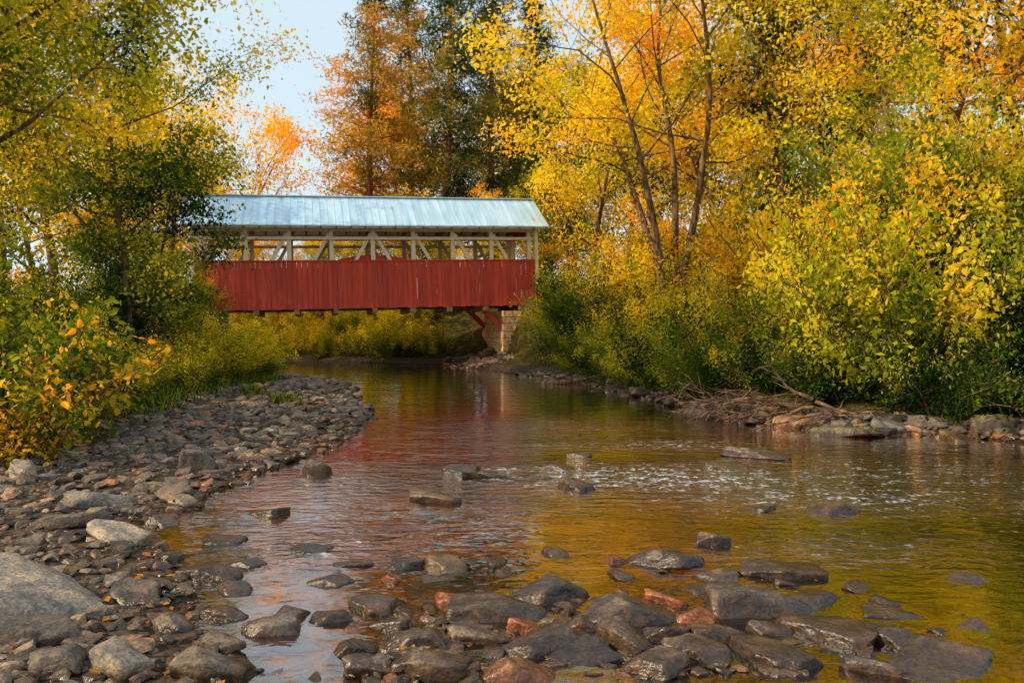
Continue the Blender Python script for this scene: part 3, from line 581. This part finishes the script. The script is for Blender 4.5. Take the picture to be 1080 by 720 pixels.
# ---------------------------------------------------------------- bridge
M['red']=paintmat("red_barn_boards",(0.42,0.038,0.020),(0.64,0.075,0.032),0.75,0,(6,6,.5),.14,(0.34,0.11,0.07),.3)
M['cream']=paintmat("cream_painted_timber",(0.72,0.60,0.40),(0.90,0.80,0.60),0.7,0,(3,3,3),.12,(0.38,0.28,0.17))
M['wood']=paintmat("aged_brown_timber",(0.15,0.09,0.05),(0.34,0.21,0.11),0.85,0,(2,2,6),.25)
M['roofm']=paintmat("pale_metal_roofing",(0.36,0.58,0.78),(0.64,0.82,0.95),0.30,0.3,(2.5,.35,.35),.08,(0.50,0.50,0.50),.4)
M['stone']=rockmat("abutment_sandstone",True,0.0,(0.60,0.38,0.19)); M['mort']=paintmat("mortar",(0.16,0.12,0.09),(0.24,0.19,0.14),.9)
class Boxes:
    def __init__(s): s.V=[];s.Q=[];s.n=0
    def add(s,a,b):
        x0,y0,z0=a;x1,y1,z1=b
        s.raw(np.array([(x0,y0,z0),(x1,y0,z0),(x1,y1,z0),(x0,y1,z0),(x0,y0,z1),(x1,y0,z1),(x1,y1,z1),(x0,y1,z1)],float))
    def raw(s,V):
        s.V.append(V); q=np.array([(0,3,2,1),(4,5,6,7),(0,1,5,4),(1,2,6,5),(2,3,7,6),(3,0,4,7)]); s.Q.append(q+s.n); s.n+=8
    def beam(s,p,q,w,t):
        p=np.array(p,float);q=np.array(q,float); d=unit(q-p); nrm=np.array([-d[2],0,d[0]])*w/2; yy=np.array([0,t/2,0])
        s.raw(np.array([p-nrm-yy,q-nrm-yy,q-nrm+yy,p-nrm+yy,p+nrm-yy,q+nrm-yy,q+nrm+yy,p+nrm+yy]))
    def mesh(s,name,mat): return make_mesh(name,np.concatenate(s.V),[np.concatenate(s.Q)],mat)
BR=D.objects.new("covered_bridge",None); COL.objects.link(BR); BR.location=BO; BR.rotation_euler=(0,-TILT,TH)
tag(BR,"red wooden covered bridge with pale metal roof spanning the stream","bridge")
def part(name,B,mat,parent=BR,label=None):
    o=obj(name,B.mesh(name,mat),parent)
    if label: o["label"]=label
    return o
SH=2.22; EH=4.0; RH=5.60
bro=RS(4)
for side,y0 in ((0,0.0),(1,BW)):
    B=Boxes(); x=0
    while x<BL-.02:
        w=min(bro.uniform(.19,.27),BL-x); o_=bro.uniform(-.006,.012)*(1 if side else -1)
        B.add((x+.006,y0-.014+o_,bro.uniform(-.02,.01)),(x+w-.006,y0+.014+o_,SH)); x+=w
    part("siding",B,M['red'],label="vertical red board siding")
    B=Boxes(); B.add((-.02,y0-.06,SH+.003),(BL+.02,y0+.09,SH+.06)); part("sill",B,M['red'])
for xe in (0.0,BL):
    B=Boxes(); n=22
    for i in range(n):
        ya=i*BW/n; yb=(i+1)*BW/n-.01; f=lambda y: EH+ (RH-EH-.12)*(1-abs(y-BW/2)/(BW/2+.4))
        V=np.array([(xe-.015,ya,EH-.35),(xe+.015,ya,EH-.35),(xe+.015,yb,EH-.35),(xe-.015,yb,EH-.35),(xe-.015,ya,f(ya)),(xe+.015,ya,f(ya)),(xe+.015,yb,f(yb)),(xe-.015,yb,f(yb))]); B.raw(V)
    part("gable",B,M['red'])
for yt in (0.28,BW-.28):
    B=Boxes(); B.add((0,yt-.13,EH-.33),(BL,yt+.13,EH-.06)); part("top_beam",B,M['cream'])
    B=Boxes(); B.add((0,yt-.13,.02),(BL,yt+.13,.32)); part("bottom_beam",B,M['wood'])
    B=Boxes(); B.add((0,yt-.16,EH-.74),(BL,yt-.125,EH-.60)); part("rail",B,M['cream'])
    xsn=np.linspace(.25,BL-.25,9)
    for x in xsn:
        B=Boxes(); B.add((x-.1,yt-.1,.325),(x+.1,yt+.1,EH-.335)); part("post",B,M['cream'])
    for i in range(8):
        a,b=xsn[i]+.1,xsn[i+1]-.1
        B=Boxes()
        if i<4: B.beam((a,yt,.45),(b,yt,EH-.45),.16,.14)
        else: B.beam((a,yt,EH-.45),(b,yt,.45),.16,.14)
        part("brace",B,M['cream'])
    ya=yt+(.22 if yt<1 else -.22); B=Boxes(); aa=np.linspace(1.6,14.35,19); zz=-1.25+3.7*(1-((aa-8)/6.4)**2)
    for i in range(3,18): B.beam((aa[i],ya,zz[i]),(aa[i+1],ya,zz[i+1]),.26,.16)
    part("arch",B,M['red'],label="dark red curved arch rib")
B=Boxes(); B.add((0,.45,.34),(BL,BW-.45,.42)); part("deck",B,M['wood'])
for i,x in enumerate(np.linspace(.8,BL-.8,9)):
    B=Boxes(); B.add((x-.12,-.12,-.24),(x+.12,BW+.12,-.021)); part("floor_beam",B,M['wood'])
B=Boxes(); 
for x in np.linspace(.3,BL-.3,9): B.add((x-.08,.16,EH-.05),(x+.08,BW-.16,EH+.1))
part("tie_beams",B,M['wood'])
rx0,rx1=-.65,BL+.62
for sgn in (0,1):
    B=Boxes(); ye=-.5 if sgn==0 else BW+.5; yr=BW/2; sl_=(RH-EH+.12)/(abs(ye-yr)); ze=RH-sl_*abs(ye-yr)
    n=50
    for i in range(n):
        a=rx0+(rx1-rx0)*i/n; b=rx0+(rx1-rx0)*(i+1)/n; j=bro.uniform(-.02,.015); dz=bro.uniform(0,.008)
        yE=ye+(j if sgn==0 else -j); zE=ze+sl_*abs(j)*(-1 if j<0 else 1)
        B.raw(np.array([(a+.002,yE,zE-.05),(b-.002,yE,zE-.05),(b-.002,yr,RH-.05),(a+.002,yr,RH-.05),(a+.002,yE,zE+dz),(b-.002,yE,zE+dz),(b-.002,yr,RH+dz),(a+.002,yr,RH+dz)]))
        B.raw(np.array([(a-.009,yE,zE+.010),(a+.009,yE,zE+.010),(a+.009,yr,RH+.01),(a-.009,yr,RH+.01),(a-.009,yE,zE+.028),(a+.009,yE,zE+.028),(a+.009,yr,RH+.028),(a-.009,yr,RH+.028)]))
    r=part("roof",B,M['roofm'],label="pale blue ribbed metal roof slope")
    B=Boxes(); yy=(-.40,-.36) if sgn==0 else (BW+.36,BW+.40); B.add((rx0+.05,yy[0],ze-.13),(rx1-.05,yy[1],ze-.0)); part("fascia",B,M['cream'])
    B=Boxes()
    for x in np.linspace(rx0+.1,rx1-.1,26):
        B.raw(np.array([(x-.04,ye+(.03 if sgn==0 else -.03),ze-.16),(x+.04,ye+(.03 if sgn==0 else -.03),ze-.16),(x+.04,yr,RH-.18),(x-.04,yr,RH-.18),(x-.04,ye+(.03 if sgn==0 else -.03),ze-.055),(x+.04,ye+(.03 if sgn==0 else -.03),ze-.055),(x+.04,yr,RH-.055),(x-.04,yr,RH-.055)]))
    part("rafters",B,M['wood'])
B=Boxes(); B.add((rx0,BW/2-.12,RH+.02),(rx1,BW/2+.12,RH+.07)); part("ridge_cap",B,M['roofm'])
for xe in (-.06,BL+.06):
    for y in (-.0,BW):
        B=Boxes(); B.add((xe-.08,y-.1,SH-.9),(xe+.04 if xe<0 else xe+.08,y+.1,EH-.05)); part("portal_post",B,M['cream'])
def abut(name,x0,x1,y0,y1,z0,z1,label):
    B=Boxes(); B.add((x0+.12,y0+.12,z0),(x1-.12,y1-.12,z1-.03))
    S=Boxes(); z=z0; r_=RS(int(x1*10)+77)
    while z<z1-.05:
        hh=min(r_.uniform(.26,.42),z1-z)
        for face in range(4):
            l0,l1=(x0,x1) if face<2 else (y0,y1); a=l0 
            while a<l1-.03:
                w=min(r_.uniform(.4,.95),l1-a); 
                if l1-a-w<.2: w=l1-a
                o_=r_.uniform(-.03,.03); g=.012
                if face==0: S.add((a+g,y0+o_,z+g),(a+w-g,y0+.3,z+hh-g))
                elif face==1: S.add((a+g,y1-.3,z+g),(a+w-g,y1+o_,z+hh-g))
                elif face==2: S.add((x0+o_,a+g,z+g),(x0+.29,a+w-g,z+hh-g))
                else: S.add((x1-.29,a+g,z+g),(x1+o_,a+w-g,z+hh-g))
                a+=w
        z+=hh
    e=D.objects.new(name,None); COL.objects.link(e); e.location=BO; e.rotation_euler=(0,0,TH)
    part("core",B,M['mort'],e); part("stone_facing",S,M['stone'],e); tag(e,label,"abutment")
abut("stone_abutment",14.25,17.2,-.15,BW+.15,-3.3,.12,"sandstone block abutment under the bridge end")
abut("stone_abutment",-2.0,.95,-.15,BW+.15,-3.3,-.26,"sandstone block abutment under the bridge end")
M['road']=paintmat("worn_asphalt",(0.045,0.043,0.04),(0.07,0.066,0.06),.9)
for nm,u0,u1 in (("road",BL+.1,BL+30),("road",-22,-.1)):
    us=np.linspace(u0,u1,40); vs=np.linspace(.3,BW-.3,6); U,Vv=np.meshgrid(us,vs); xw=BO[0]+U*cu-Vv*su; yw=BO[1]+U*su+Vv*cu
    m_=make_mesh("road",np.stack([xw.ravel(),yw.ravel(),height(xw,yw).ravel()+.12],1),[gridfaces(40,6)],M['road'],True); tag(obj(nm,m_),"narrow asphalt road leading onto the bridge",None,None,"structure")
# ---------------------------------------------------------------- light, sky, camera
s=Vector((-0.92,-0.32,0)).normalized(); EL=math.radians(33); sd_=Vector((s.x*math.cos(EL),s.y*math.cos(EL),math.sin(EL)))
l=D.lights.new("sun",'SUN'); l.energy=5.0; l.angle=math.radians(.53); l.color=(1,.80,.48); lo=obj("sun",l); lo.rotation_euler=sd_.to_track_quat('Z','Y').to_euler()
W=D.worlds.new("World"); SC.world=W; W.use_nodes=True; nt=W.node_tree; bgk=nt.nodes["Background"]
sk=nt.nodes.new("ShaderNodeTexSky"); sk.sky_type='NISHITA'; sk.sun_disc=False; sk.sun_elevation=EL; sk.sun_rotation=math.atan2(s.x,s.y)%(2*math.pi); sk.dust_density=2.0; sk.air_density=1.0; sk.altitude=200
mx=mixc(nt,0.7,sk.outputs[0],(5.9,7.1,7.6)); nt.links.new(mx,bgk.inputs[0]); bgk.inputs[1].default_value=0.15
cam=D.cameras.new("camera"); cam.lens=28; cam.sensor_width=36; cam.clip_end=2000; co=obj("camera",cam); co.location=(0,0,CH); co.rotation_euler=(math.radians(90)-math.atan(10/F),0,0); SC.camera=co
SC.view_settings.view_transform='Standard'; SC.view_settings.look='None'; SC.view_settings.exposure=0
print("rocks",nrock)
